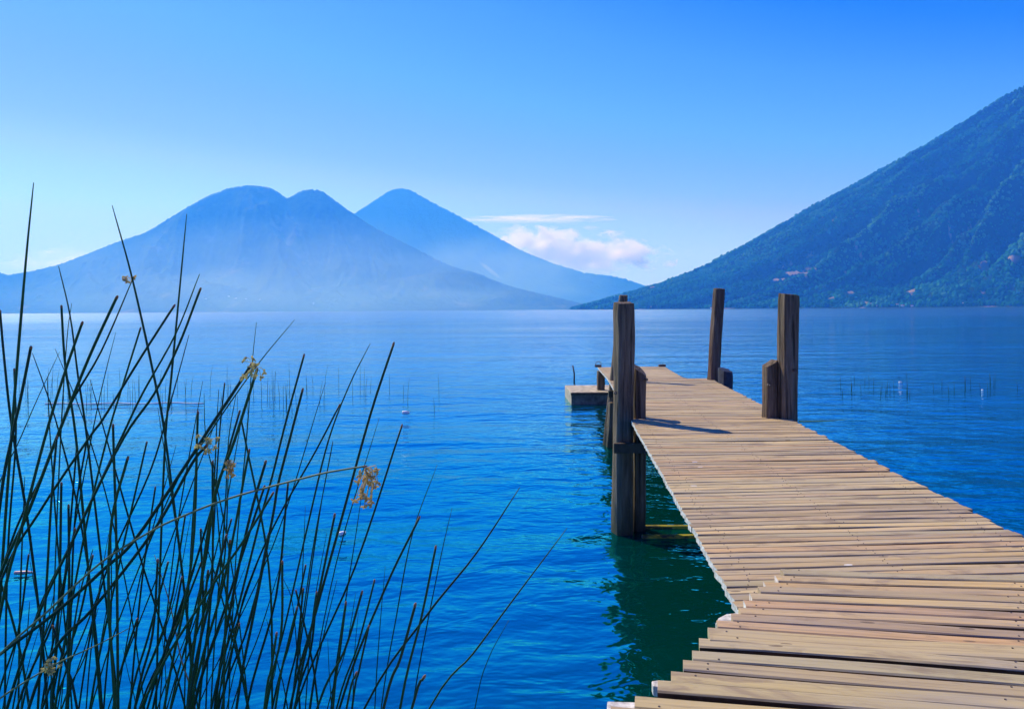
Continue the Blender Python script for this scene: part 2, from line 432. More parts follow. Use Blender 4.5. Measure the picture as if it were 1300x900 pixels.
def grid_mesh(name, P, mat, bare=None):
    nr, nc = P.shape[:2]
    idx = np.arange(nr * nc).reshape(nr, nc)
    quads = np.stack([idx[:-1, :-1], idx[:-1, 1:], idx[1:, 1:], idx[1:, :-1]], -1).reshape(-1, 4)
    me = bpy.data.meshes.new(name)
    me.from_pydata(P.reshape(-1, 3).tolist(), [], quads.tolist())
    me.polygons.foreach_set('use_smooth', [True] * len(quads))
    at_ = me.attributes.new('bare', 'FLOAT', 'POINT')
    if bare is not None: at_.data.foreach_set('value', bare.reshape(-1).astype(np.float32))
    me.materials.append(mat); me.update()
    o = bpy.data.objects.new(name, me); col.objects.link(o)
    return o

def ridge_range(name, prof, D, wf, wb, mat, seed, rough, gully):
    """a real mountain range: crest at distance D with the photo's skyline, flanks wf in front and wb behind"""
    ts = []; es = []
    for px, py in prof:
        a, b = ray(px, py); ts.append(a); es.append(max(0.0, b))
    t_ = np.linspace(ts[0], ts[-1], 760)
    e_ = np.interp(t_, ts, es)
    k = np.array([1, 2, 3, 2, 1]) / 9.0
    e_ = np.convolve(np.pad(e_, 2, 'edge'), k, 'valid')
    en_ = np.array([(0.0014 * noise.fractal(Vector((tt * 260, seed, 0)), 0.7, 2.0, 4) * min(1.0, e / 0.01)) for tt, e in zip(t_, e_)])
    s_ = np.concatenate([np.linspace(-1, 0, 90), np.linspace(0.05, 1, 14)])
    P = np.zeros((len(s_), len(t_), 3))
    hmax = e_.max() * D
    for j, tt in enumerate(t_):
        X = tt * D; H = e_[j] * D; HN = en_[j] * D
        for i, s in enumerate(s_):
            if s <= 0:
                w_ = wf * (0.35 + 0.65 * H / hmax)
                f = (1 + s) ** 1.35 if s > -1 else 0
                q = (X / gully + s * 0.6, s * 1.2 + seed, H / hmax)
                g = noise.ridged_multi_fractal(Vector(q), 0.9, 2.2, 5, 0.9, 2.0)
                d = noise.fractal(Vector((X / 300.0, s * 8, seed)), 0.8, 2.1, 5)
                env = (1 - abs(2 * (1 + s) - 1) ** 2)
                f = f * (1 + rough * env * (g - 1.2)) + 0.012 * d * env
            else:
                w_ = wb; f = (1 - s) ** 1.3
            P[i, j] = (X, D + s * w_, max(H * f + HN * max(0.0, 1 - abs(s) * 14), -3) - (3 if f <= 0.0 else 0))
    P[0, :, 2] = -4; P[-1, :, 2] = -4
    tag(grid_mesh(name, P, mat), kind='structure')
    return P

prof_twin = [(-260, 372), (-160, 352), (-60, 352), (-20, 342), (0, 346), (10, 349), (40, 344), (74, 336), (106, 324), (146, 308), (185, 295), (218, 275), (241, 261), (265, 248), (291, 238.5), (314, 235), (330, 236), (344, 238.5), (355, 245), (364, 252), (371, 249), (380, 243), (390, 240.5), (400, 240.5), (410, 243), (430, 258), (450, 272), (476, 289), (505, 304), (529, 316), (550, 327), (569, 336), (590, 343), (600, 345), (612, 349), (640, 361), (662, 367), (701, 376), (734, 384), (780, 396)]
prof_cone = [(230, 388), (300, 352), (360, 320), (410, 294), (447, 273), (476, 254), (493, 243), (501, 240), (510, 239), (519, 240.5), (526, 244), (549, 257), (582, 274), (622, 296), (662, 318), (701, 334), (741, 346), (775, 350), (794, 354), (820, 363), (860, 376), (900, 396)]
M_far = mount_mat('far_forest', (0.016, 0.036, 0.018), (0.34, 0.29, 0.17), 0.0022, 0.45, (0.075, 0.11, 0.05))
M_cone = mount_mat('cone_forest', (0.022, 0.040, 0.020), (0.18, 0.16, 0.12), 0.0012, 0.15, (0.045, 0.065, 0.035))
P_twin = ridge_range('twin_peak_mountain', prof_twin, 10500, 2700, 1500, M_far, 3.0, 0.50, 900.0)
ridge_range('cone_mountain', prof_cone, 14800, 1700, 1200, M_cone, 11.0, 0.06, 1100.0)

prof_foot = [(-140, 396), (-60, 391), (60, 386), (150, 379), (230, 374), (300, 369), (370, 367), (440, 363), (500, 354), (540, 347.5), (565, 345), (590, 346.5), (612, 351), (650, 364), (700, 376), (745, 387), (775, 396)]
ridge_range('foothill', prof_foot, 9000, 900, 700, M_far, 23.0, 0.35, 420.0)
# right volcano flank : elliptical cone
XC, YC, EL = (1540 - 650) / F * 5500, 5500.0, 0.6
prof_r = [(1538, -20), (1500, -6), (1440, 32), (1370, 70), (1300, 113), (1260, 135.5), (1221, 159), (1161, 194), (1115, 221), (1060, 254), (1030, 269), (995, 288), (949, 314), (915, 331), (885, 345), (860, 354), (834, 363), (792, 374.5), (760, 384), (728, 392.2)]
rr = []; zz = []
for px, py in prof_r:
    a, b = ray(px, py)
    s = math.sqrt(1 + EL * EL * a * a)
    r = (XC - a * YC) / s
    yt = YC + EL * EL * r * a / s
    rr.append(r); zz.append(max(-2, CAMZ + b * yt))
rr.append(rr[-1] * 1.02); zz.append(-6)
rr = np.array(rr); zz = np.array(zz)
nr, nth = 260, 520
r_ = np.linspace(60, rr[-1], nr)
th_ = np.linspace(R(-35), R(115), nth)      # 0 = towards -X, 90 = towards the camera
P = np.zeros((nr, nth, 3)); bare = np.zeros((nr, nth)); tone = np.zeros((nr, nth))
zb = np.interp(r_, rr, zz)
zmax = zz.max()
for i, r in enumerate(r_):
    u = max(0.0, min(1.0, zb[i] / zmax))
    env = min(1.0, 7.0 * u) * min(1.0, (1 - u) * 4)
    for j, th in enumerate(th_):
        wob = 0.10 * noise.noise(Vector((th * 3, r / 1500.0, 5.0)))
        g = noise.ridged_multi_fractal(Vector(((th + wob) * 5.2, r / 2600.0, 1.7)), 0.9, 2.1, 5, 0.9, 2.0) - 1.1
        g2 = noise.ridged_multi_fractal(Vector(((th + wob) * 19, r / 1400.0, 4.7)), 0.9, 2.1, 4, 0.9, 2.0) - 1.1
        d = noise.fractal(Vector((th * 30, r / 150.0, 2.0)), 0.8, 2.1, 4)
        keep = 1.0 if th > R(28) else max(0.12, (th + R(35)) / R(63) * 0.4 + 0.0)
        z = zb[i] + env * (330 * g * keep + 85 * keep * g2 + 12 * d)
        P[i, j] = (XC - r * math.cos(th), YC - EL * r * math.sin(th), z if zb[i] > 1 else min(z, zb[i]))
        b = noise.fractal(Vector((th * 26, r / 260.0, 8.0)), 0.7, 2.1, 4)
        tone[i, j] = 0.55 * g + 0.45 * g2
        low = max(0.0, 1 - u * 2.0)
        bare[i, j] = 1.0 if b > 0.95 - 0.32 * low else 0.0
# bare fields at the places the photo shows them
pxs, pys = proj(P[..., 0], np.maximum(P[..., 1], 1), P[..., 2])
for bx, by, sx, sy in ((1012, 347, 16, 3.2), (1028, 341, 7, 2), (990, 355, 8, 2.2), (1085, 309, 6, 2), (1093, 321, 3, 2), (1287, 327, 9, 4), (1247, 372, 5, 2.2), (1225, 280, 3, 1.2), (1274, 363, 4, 1.5), (1170, 270, 4, 2),
                       (1168, 304, 3, 2), (1105, 366, 3, 2), (1080, 372, 4, 3), (1055, 378, 4, 2), (1200, 292, 3, 1.5)):
    q = ((pxs - bx) / sx) ** 2 + ((pys - by) / sy) ** 2 + 0.0
    jit = np.array([[0.5 * noise.noise(Vector((pxs[i, j] / 2.5, pys[i, j] / 1.5, 3))) for j in range(nth)] if (q[i].min() < 3) else [0] * nth for i in range(nr)])
    bare[q + jit < 1.0] = 1.0
M_hill = mount_mat('hill_ground', (0.010, 0.035, 0.012), (0.26, 0.20, 0.13), 0.004, 0.0, (0.020, 0.060, 0.020))
hill = tag(grid_mesh('forested_hillside', P, M_hill, bare), kind='structure')

# forest: reads as one mass
t = NT('forest_leaves')
oi = t.n('ObjectInfo')
ln_ = t.noise(t.mapping(oi.outputs['Location'], (0.0045,) * 3), 1.0, 6, 0.65)
ta = t.n('Attribute', _attribute_type='INSTANCER', _attribute_name='crown_tone')     # lit ridges and shaded ravines put into the crown colour
mixv = t.math('ADD', t.math('MULTIPLY', oi.outputs['Random'], 0.28), t.math('MULTIPLY', t.math('SUBTRACT', ln_, 0.38), 1.5))
mixv = t.math('ADD', mixv, t.math('ADD', 0.10, t.math('MULTIPLY', ta.outputs['Fac'], 0.24)))
c = t.ramp(mixv, [(0.0, (0.002, 0.016, 0.010)), (0.35, (0.008, 0.065, 0.026)), (0.65, (0.016, 0.125, 0.045)), (1.0, (0.06, 0.20, 0.075))])
p = t.principled(Roughness=0.9); p.inputs['Specular IOR Level'].default_value = 0.0
t.l(c, p.inputs['Base Color'])
M_leaf = t.m
rng = np.random.default_rng(5)
N = 150000
fi = rng.random(N) ** 0.6 * (nr - 2); fj = rng.random(N) * (nth - 2)
i0 = fi.astype(int); j0 = fj.astype(int); a = (fi - i0)[:, None]; b = (fj - j0)[:, None]
pt = P[i0, j0] * (1 - a) * (1 - b) + P[i0 + 1, j0] * a * (1 - b) + P[i0, j0 + 1] * (1 - a) * b + P[i0 + 1, j0 + 1] * a * b
sx, sy = proj(pt[:, 0], np.maximum(pt[:, 1], 1), pt[:, 2])
ok = (bare[i0, j0] < 0.5) & (pt[:, 2] > 3) & (sx < 1390) & (sx > 650)
pt = pt[ok]; tn = tone[i0, j0][ok]; tn = (tn - tn.mean()) / tn.std()
# crown meshes (hidden sources live only as mesh data inside the node tree)
def crown_mesh(k):
    import bmesh
    bm = bmesh.new()
    bmesh.ops.create_icosphere(bm, subdivisions=1, radius=1.0)
    for v in bm.verts:
        n_ = 1 + 0.45 * noise.noise(v.co * 1.7 + Vector((k * 9.1, 0, 0)))
        v.co = Vector((v.co.x * n_, v.co.y * n_, (v.co.z * 0.95 + 0.45) * n_))
    me = bpy.data.meshes.new('tree_crown'); bm.to_mesh(me); bm.free()
    me.materials.append(M_leaf)
    return me
sizes = 4.2 + 9.0 * rng.random(len(pt)) ** 3.5
for k in range(1):
    pass
me = bpy.data.meshes.new('forest')
me.from_pydata(pt.tolist(), [], [])
sa_ = me.attributes.new('crown_size', 'FLOAT', 'POINT'); sa_.data.foreach_set('value', sizes.astype(np.float32))
ta_ = me.attributes.new('crown_tone', 'FLOAT', 'POINT'); ta_.data.foreach_set('value', tn.astype(np.float32))
ra_ = me.attributes.new('crown_turn', 'FLOAT', 'POINT'); ra_.data.foreach_set('value', (rng.random(len(pt)) * 6.28).astype(np.float32))
fo = bpy.data.objects.new('forest', me); col.objects.link(fo)
me.materials.append(M_leaf)
tag(fo, kind='stuff', label='dense dark green forest covering the steep volcano flank on the right', cat='forest')
ng = bpy.data.node_groups.new('forest_instances', 'GeometryNodeTree')
ng.interface.new_socket('Geometry', in_out='INPUT', socket_type='NodeSocketGeometry')
ng.interface.new_socket('Geometry', in_out='OUTPUT', socket_type='NodeSocketGeometry')
gi = ng.nodes.new('NodeGroupInput'); go = ng.nodes.new('NodeGroupOutput')
ico = ng.nodes.new('GeometryNodeMeshIcoSphere'); ico.inputs['Radius'].default_value = 1.0; ico.inputs['Subdivisions'].default_value = 2
sp = ng.nodes.new('GeometryNodeSetPosition')
nz = ng.nodes.new('ShaderNodeTexNoise'); nz.inputs['Scale'].default_value = 1.6
sub = ng.nodes.new('ShaderNodeVectorMath'); sub.operation = 'SUBTRACT'; sub.inputs[1].default_value = (0.5, 0.5, 0.25)
scl = ng.nodes.new('ShaderNodeVectorMath'); scl.operation = 'SCALE'; scl.inputs['Scale'].default_value = 1.6
L = ng.links.new
L(nz.outputs['Color'], sub.inputs[0]); L(sub.outputs[0], scl.inputs[0]); L(scl.outputs[0], sp.inputs['Offset'])
L(ico.outputs['Mesh'], sp.inputs['Geometry'])
sm_ = ng.nodes.new('GeometryNodeSetMaterial'); sm_.inputs['Material'].default_value = M_leaf
L(sp.outputs[0], sm_.inputs['Geometry'])
iop = ng.nodes.new('GeometryNodeInstanceOnPoints')
L(gi.outputs[0], iop.inputs['Points']); L(sm_.outputs[0], iop.inputs['Instance'])
na = ng.nodes.new('GeometryNodeInputNamedAttribute'); na.data_type = 'FLOAT'; na.inputs['Name'].default_value = 'crown_size'
L(na.outputs['Attribute'], iop.inputs['Scale'])
nb = ng.nodes.new('GeometryNodeInputNamedAttribute'); nb.data_type = 'FLOAT'; nb.inputs['Name'].default_value = 'crown_turn'
cx = ng.nodes.new('ShaderNodeCombineXYZ'); L(nb.outputs['Attribute'], cx.inputs[2])
er = ng.nodes.new('FunctionNodeEulerToRotation'); L(cx.outputs[0], er.inputs[0]); L(er.outputs[0], iop.inputs['Rotation'])
L(iop.outputs[0], go.inputs[0])
md = fo.modifiers.new('forest', 'NODES'); md.node_group = ng

# ------------------------------------------------------------------ houses along the far shores
M_wallw = simple('white_house_wall', (0.80, 0.79, 0.76), 0.8, 0.2, 0.3, 0.06)
M_roofr = simple('rusty_house_roof', (0.34, 0.14, 0.08), 0.8, 0.2, 0.5, 0.3)
M_dark = simple('dark_window', (0.03, 0.035, 0.04), 0.3, 0.5)
def ground_at(PP, px, py):
    qx, qy = proj(PP[..., 0], np.maximum(PP[..., 1], 1), PP[..., 2])
    d = (qx - px) ** 2 + (qy - py) ** 2 + (PP[..., 2] < 1) * 1e6
    i, j = np.unravel_index(np.argmin(d), d.shape)
    return Vector(PP[i, j])
def house(q, w_, d_, h_, label, group):
    root = empty('house', q); tag(root, label, 'house', group)
    mb = MB(); mb.box((0, 0, h_ / 2 - 1.5), (w_, d_, h_ + 3)); mb.build('wall', M_wallw, root)
    mb = MB()
    o_ = 0.5
    mb.add([(-w_ / 2 - o_, -d_ / 2 - o_, h_ + .02), (w_ / 2 + o_, -d_ / 2 - o_, h_ + .02), (w_ / 2 + o_, d_ / 2 + o_, h_ + .02), (-w_ / 2 - o_, d_ / 2 + o_, h_ + .02), (-w_ / 2 - o_, 0, h_ + 2.2), (w_ / 2 + o_, 0, h_ + 2.2)],
           [(3, 2, 1, 0), (0, 1, 5, 4), (2, 3, 4, 5), (1, 2, 5), (3, 0, 4)])
    mb.build('roof', M_roofr, root)
    for x in (-w_ / 4, w_ / 4):
        mb = MB(); mb.box((x, -d_ / 2 - 0.03, h_ * 0.55), (w_ * 0.16, 0.1, h_ * 0.35)); mb.build('window', M_dark, root)
rgh = random.Random(4)
for px, py in ((1131, 388.5), (1139, 388.3), (1146, 388.0), (1151, 387.4), (1158, 387.8), (1166, 386.8), (1112, 388.8), (1223, 387.0), (1262, 386.4), (905, 391)):
    house(ground_at(P, px, py), rgh.uniform(9, 14), rgh.uniform(7, 9), rgh.uniform(4, 6.5), 'tiny white house on the shore below the forested hillside', 'houses on the right shore')
for px, py in ((262, 380), (284, 379), (291, 377), (300, 379), (312, 380), (330, 381), (398, 386), (700, 384), (706, 386)):
    house(ground_at(P_twin, px, py), rgh.uniform(14, 22), rgh.uniform(9, 12), rgh.uniform(7, 10), 'tiny white house at the foot of the hazy twin peak mountain', 'houses on the far left shore')

# ------------------------------------------------------------------ pier
# the deck sags slightly towards its far end
def deck_z(Y):
    return float(np.interp(Y, [0, 9.9, 16.4, 22.4, 26], [1.44, 1.44, 1.34, 1.08, 0.98]))
def on_deck(px, py):
    z = 1.44
    for _ in range(30): z = 0.5 * z + 0.5 * deck_z(on(px, py, z).y)
    return on(px, py, z)
Lp = [on_deck(*q) for q in ((945, 786), (800, 531), (773, 483), (759, 466))]
Rp = [on_deck(*q) for q in ((1500, 780), (1300, 682), (1012, 537), (925, 492.5), (902, 480.5))]
Rp2 = [on_deck(*q) for q in ((867, 479.5), (845, 466))]
END = Lp[-1].y
def edge(pts, Y):
    return float(np.interp(Y, [p.y for p in pts], [p.x for p in pts]))
pier = empty('wooden_pier', (1.6, 3.6, 0))
tag(pier, 'long weathered plank pier on posts running out over the lake', 'pier')

def board(mb, a, ang, length, width, thick, ztop, rng, sag=0.0, mi_end=1, rough=1.0):
    """a plank with chamfered edges; a = its left end, centre of width"""
    d = Vector((math.cos(ang), math.sin(ang), 0)); n = Vector((-d.y, d.x, 0))
    ns = max(3, int(length / 0.25))
    ch = 0.006
    hw = width / 2
    sec = [(-hw, -thick), (-hw, -ch), (-hw + ch, 0), (hw - ch, 0), (hw, -ch), (hw, -thick)]
    ph = rng.random() * 6.28; wob = rng.uniform(0.0008, 0.0025) * rough; tw = rng.uniform(-0.02, 0.02) * rough
    bow = rng.uniform(-0.006, 0.006) * rough
    vs = []; fs = []; uvs = []; mi = []
    z0 = ztop if callable(ztop) else (lambda Y: ztop)
    dz = rng.uniform(-0.003, 0.003) * rough
    for i in range(ns + 1):
        s = length * i / ns
        c = Vector(a) + d * s + n * (bow * math.sin(math.pi * i / ns))
        for k, (y, z) in enumerate(sec):
            p = c + n * (y + wob * math.sin(s * 7 + ph + k))
            p.z = z0(c.y) + z + dz + tw * y + wob * 1.5 * math.sin(s * 3.1 + ph)
            vs.append(p)
    m = len(sec)
    vco = [0]
    for k in range(m): vco.append(vco[-1] + math.dist(sec[k], sec[(k + 1) % m]))
    for i in range(ns):
        s0, s1 = length * i / ns, length * (i + 1) / ns
        for k in range(m):
            k2 = (k + 1) % m
            fs.append((i * m + k, (i + 1) * m + k, (i + 1) * m + k2, i * m + k2))
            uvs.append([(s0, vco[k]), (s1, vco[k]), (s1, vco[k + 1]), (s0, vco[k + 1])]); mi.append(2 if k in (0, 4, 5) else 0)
    fs.append(tuple(range(m))); uvs.append([(y, z) for y, z in sec]); mi.append(mi_end)
    fs.append(tuple(ns * m + k for k in range(m - 1, -1, -1))); uvs.append([(y, z) for y, z in sec][::-1]); mi.append(mi_end)
    mb.add(vs, fs, uvs, mi)
    for fx in NAIL_LINES:                       # two nail heads over every stringer
        if fx > length: continue
        for off in (-0.28, 0.28):
            if nrng.random() < 0.25: continue
            s = fx + nrng.gauss(0, 0.022)
            off += nrng.uniform(-0.08, 0.08)
            c = Vector(a) + d * s + n * (off * width + bow * math.sin(math.pi * s / length))
            zt = z0(c.y) + dz + tw * off * width + wob * 1.5 * math.sin(s * 3.1 + ph)
            r_ = NAIL_R
            ring = [(c.x + r_ * math.cos(q), c.y + r_ * math.sin(q)) for q in (0, 1.047, 2.094, 3.142, 4.189, 5.236)]
            NAILS.add([(x, y, zt - 0.012) for x, y in ring] + [(x, y, zt + 0.0022) for x, y in ring], [(6, 7, 8, 9, 10, 11)] + [(q, (q + 1) % 6, 6 + (q + 1) % 6, 6 + q) for q in range(6)])

NAILS = MB(); NAIL_LINES = (0.14, 0.96, 1.84); NAIL_R = 0.0034; nrng = random.Random(77)
rngp = random.Random(3)
mb = MB()
Y = Lp[0].y - 0.45
PITCH = 0.0895
ang0 = R(3.0)
while Y < END - 0.02:
    y = Y
    xl = edge(Lp, y) if y > Lp[0].y else Lp[0].x + (y - Lp[0].y) * (Lp[1].x - Lp[0].x) / (Lp[1].y - Lp[0].y)
    fade = max(0.0, min(1.0, (15 - y) / 9.0))
    ang = ang0 * fade + R(rngp.gauss(0, 0.28))
    wd = PITCH - rngp.choice((0.006, 0.007, 0.009, 0.012, 0.015))
    # right end
    def xr(yy):
        if yy > Rp[-1].y: return edge(Rp2, yy)
        return edge(Rp, yy)
    x2 = xr(y)
    x2 = xr(y + (x2 - xl) * math.tan(ang))
    xl += rngp.gauss(0, 0.0035); x2 += rngp.gauss(0, 0.012)
    board(mb, (xl, y, 0), ang, (x2 - xl) / math.cos(ang), wd, 0.035, deck_z, rngp)
    Y += PITCH
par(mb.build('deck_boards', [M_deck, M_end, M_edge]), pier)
tag(par(NAILS.build('nail_heads', M_iron), pier), kind='stuff')

def beam(mb, a, b, w_, h_):
    a = Vector(a); b = Vector(b); d = b - a
    rz = math.atan2(d.y, d.x); L_ = d.length
    el = math.asin(d.z / L_)
    mb.box((a + b) / 2, (L_, w_, h_), rz, 0, Matrix.Rotation(-el, 3, 'Y'))
# stringers under the boards
for off in (0.13, 0.95, 1.86):
    mb = MB()
    ys = [Lp[0].y - 0.5, 9.9, 16.4, END - 0.15]
    for a_, b_ in zip(ys[:-1], ys[1:]):
        fa = lambda y_: ((edge(Lp, y_) if y_ >= Lp[0].y else Lp[0].x - (Lp[0].y - y_) * 0.07) + off * (1 if y_ < 17 else 0.78), y_, deck_z(y_) - 0.035 - 0.055)
        beam(mb, fa(a_), fa(b_), 0.06, 0.10)
    par(mb.build('stringer', M_beam), pier)

def post(parent, base, top, w_, d_, mat, seed, slant=(0, 0), round_=0.35, label=None, n=44, taper=0.06, bolts=(), turn=10):
    """hewn timber pile from base to top; slant = slope of the saw cut in x, y"""
    base = Vector(base); top = Vector(top)
    mb = MB()
    rings = 40
    vs = []; fs = []; uvs = []
    def prof(k):
        a = 2 * math.pi * (k + 0.5) / n
        c, s = math.cos(a), math.sin(a)
        e = 2.0 / (2.0 + 4.0 * (1 - round_))
        return math.copysign(abs(c) ** e, c), math.copysign(abs(s) ** e, s)
    for i in range(rings + 1):
        f = i / rings
        c = base.lerp(top, f) + Vector((0.012 * noise.noise(Vector((f * 3, seed, 0))), 0.012 * noise.noise(Vector((f * 3, seed, 9))), 0))
        sc = 1 - taper * f
        for k in range(n):
            x, y = prof(k)
            r = 1 + 0.13 * noise.noise(Vector((x * 1.5, y * 1.5 + seed, f * 4.5))) + 0.07 * noise.noise(Vector((x * 5, y * 5 + seed, f * 14)))
            gv = abs(noise.noise(Vector((x * 6.5, y * 6.5 + seed * 3, f * 1.6))))
            r -= 0.085 * max(0.0, 1 - gv / 0.07)          # drying cracks run down the timber
            q = Vector((x * w_ / 2 * r * sc, y * d_ / 2 * r * sc, 0))
            q.rotate(Matrix.Rotation(R(turn), 3, 'Z')); q *= 0.93
            z = c.z + (slant[0] * q.x + slant[1] * q.y) * max(0.0, (f - 0.75) * 4)
            if i >= rings - 1: z += 0.012 * noise.noise(Vector((q.x * 14, q.y * 14, seed))) 
            if i == rings: q *= 0.955
            vs.append((c.x + q.x, c.y + q.y, z))
    H = (top - base).length
    for i in range(rings):
        for k in range(n):
            k2 = (k + 1) % n
            fs.append((i * n + k, i * n + k2, (i + 1) * n + k2, (i + 1) * n + k))
            uvs.append([(i / rings * H, k / n), (i / rings * H, (k + 1) / n), ((i + 1) / rings * H, (k + 1) / n), ((i + 1) / rings * H, k / n)])
    mb.add(vs, fs, uvs, 0, True)
    tc = len(mb.v); ctr = sum((Vector(v) for v in vs[-n:]), Vector()) / n
    capv = [Vector(v) for v in vs[-n:]] + [ctr + Vector((0, 0, 0.006))]
    mb.add(capv, [(k, (k + 1) % n, n) for k in range(n)])
    o = par(mb.build('post', mat), parent)
    if label: o['label'] = label
    for bp in bolts:
        m2 = MB(); bp = Vector(bp)
        m2.tube([bp, bp + Vector((0, -0.03, 0))], 0.022, 6, 0, False)
        m2.tube([bp + Vector((0, -0.025, 0)), bp + Vector((0, -0.07, 0))], 0.010, 6, 0, False)
        b_ = m2.build('bolt', M_iron); b_.parent = o
        b_.matrix_parent_inverse = (Matrix.Translation(Vector(parent.location))).inverted() if False else Matrix.Identity(4)
    return o

YF = on_deck(806, 531).y              # front bent
YB = on_deck(905, 482).y              # back bent
bed = -1.2
def px_post(x0, x1, ytop, Yd, xbot=None, ztop_extra=0, **kw):
    """post seen between pixels x0..x1 with its top at ytop, standing at distance Yd"""
    xm = (x0 + x1) / 2
    tp = at(xm, ytop, Yd)
    w_ = (x1 - x0) / F * Yd
    xb = xm if xbot is None else xbot
    p2 = at(xb, 540, Yd)
    d = (tp - p2) / (tp.z - p2.z)
    bs = tp + d * (bed - tp.z)
    return bs, tp, w_
bs, tp, w_ = px_post(779, 804.5, 384.5, YF - 0.08, 791)
post(pier, bs, tp, w_, 0.26, M_post, 1.0, (0.0, 0.10), 0.30, 'tall squared grey post at the front left of the pier', bolts=[(tp.x - 0.13, YF - 0.20, deck_z(YF) + 0.35)])
bs, tp, w_ = px_post(803, 819.5, 469, YF + 0.06, 810.5)
post(pier, bs, tp, w_ * 1.06, 0.22, M_post, 2.3, (-0.55, 0.35), 0.15, 'short post with slanted top beside the tall front left post', bolts=[(tp.x + 0.075, YF - 0.03, tp.z - 0.12)])
bs, tp, w_ = px_post(989.5, 1012.5, 374, YF - 0.10, 999.5)
post(pier, bs, tp, w_ * 0.94, 0.24, M_post, 3.1, (-0.12, 0.05), 0.18, 'tall squared post at the front right of the pier, cut square on top', taper=-0.02, bolts=[(tp.x + 0.02, YF - 0.22, deck_z(YF) + 0.62)])
bs, tp, w_ = px_post(968.5, 986.5, 461, YF + 0.0, 977.5)
post(pier, bs, tp, w_, 0.20, M_post, 4.2, (0.50, 0.1), 0.15, 'short slanted post beside the tall front right post', bolts=[(tp.x - 0.055, YF - 0.10, tp.z - 0.27)])
bs, tp, w_ = px_post(905.5, 920.5, 366.5, YB, 901.5)
post(pier, bs, tp, w_ * 0.95, 0.24, M_post_red, 5.7, (0.0, 0.08), 0.45, 'reddish brown leaning post at the back right of the pier')
bs, tp, w_ = px_post(913, 929, 469.5, YB - 0.9, 921)
post(pier, bs, tp, w_, 0.34, M_rubber, 6.1, (-0.15, 0.2), 0.55, 'short dark rounded post at the back right edge')
bs, tp, w_ = px_post(785, 797.5, 375, YB, 773.5)
post(pier, bs, tp, w_ * 0.98, 0.22, M_post, 7.9, (0.0, 0.1), 0.9, 'leaning round post behind the tall front left post')
bs, tp, w_ = px_post(773, 781.5, 511, YB - 0.25, 775.5)
post(pier, bs, tp, w_ * 1.2, 0.2, M_post, 8.8, (0, 0), 0.3, 'low post at the back left below deck level')
bs, tp, w_ = px_post(757.5, 767.5, 471, END - 0.35, 762.5)
post(pier, bs, tp, w_, 0.24, M_post, 9.5, (0, 0), 0.3, 'square post under the far left corner of the deck')
bs, tp, w_ = px_post(836, 846, 471, END - 0.35, 841)
post(pier, bs, tp, w_, 0.24, M_post, 10.4, (0, 0), 0.3)
# cross beams and braces
xf0 = at(778.5, 568, YF - 0.24).x; xf1 = at(1015, 560, YF - 0.24).x
mb = MB(); zb_ = at(790, 568.5, YF - 0.26).z
mb.box(((xf0 + xf1) / 2, YF - 0.265, zb_), (xf1 - xf0, 0.07, 0.125))
par(mb.build('cross_beam', M_beam, bevel=0.008), pier)
mb = MB(); xb0 = at(771, 520, YB).x; xb1 = at(925, 520, YB).x
mb.box(((xb0 + xb1) / 2, YB - 0.2, deck_z(YB) - 0.26), (xb1 - xb0, 0.08, 0.14))
par(mb.build('cross_beam', M_beam, bevel=0.008), pier)
for py, hh in ((667.5, 0.05), (679.5, 0.05)):
    q = on(850, py, 0.03)
    mb = MB(); x0 = at(815, py, q.y).x
    mb.box((x0 + 1.05, q.y, 0.012), (2.1, 0.07, hh), R(-0.4))
    o = par(mb.build('brace', M_moss, bevel=0.01), pier); o['label'] = 'yellow algae covered brace at the waterline'
# cleats at the far end
for (px, py, wd) in ((758.5, 464.5, 0.20), (840, 464, 0.22)):
    q = on_deck(px, py + 1.5)
    mb = MB(); zt = deck_z(END)
    mb.box((q.x + 0.02, END + 0.0, zt + 0.035), (wd, 0.12, 0.07))
    o = par(mb.build('cleat', M_iron, bevel=0.01), pier)
    if px < 800:
        m2 = MB()
        pts = [(q.x - 0.06 + 0.09 * (1 - math.cos(a)) , END, zt + 0.07 + 0.10 * math.sin(a)) for a in np.linspace(0, math.pi, 11)]
        m2.tube(pts, 0.010, 6)
        b_ = m2.build('rope_loop', M_iron); b_.parent = o

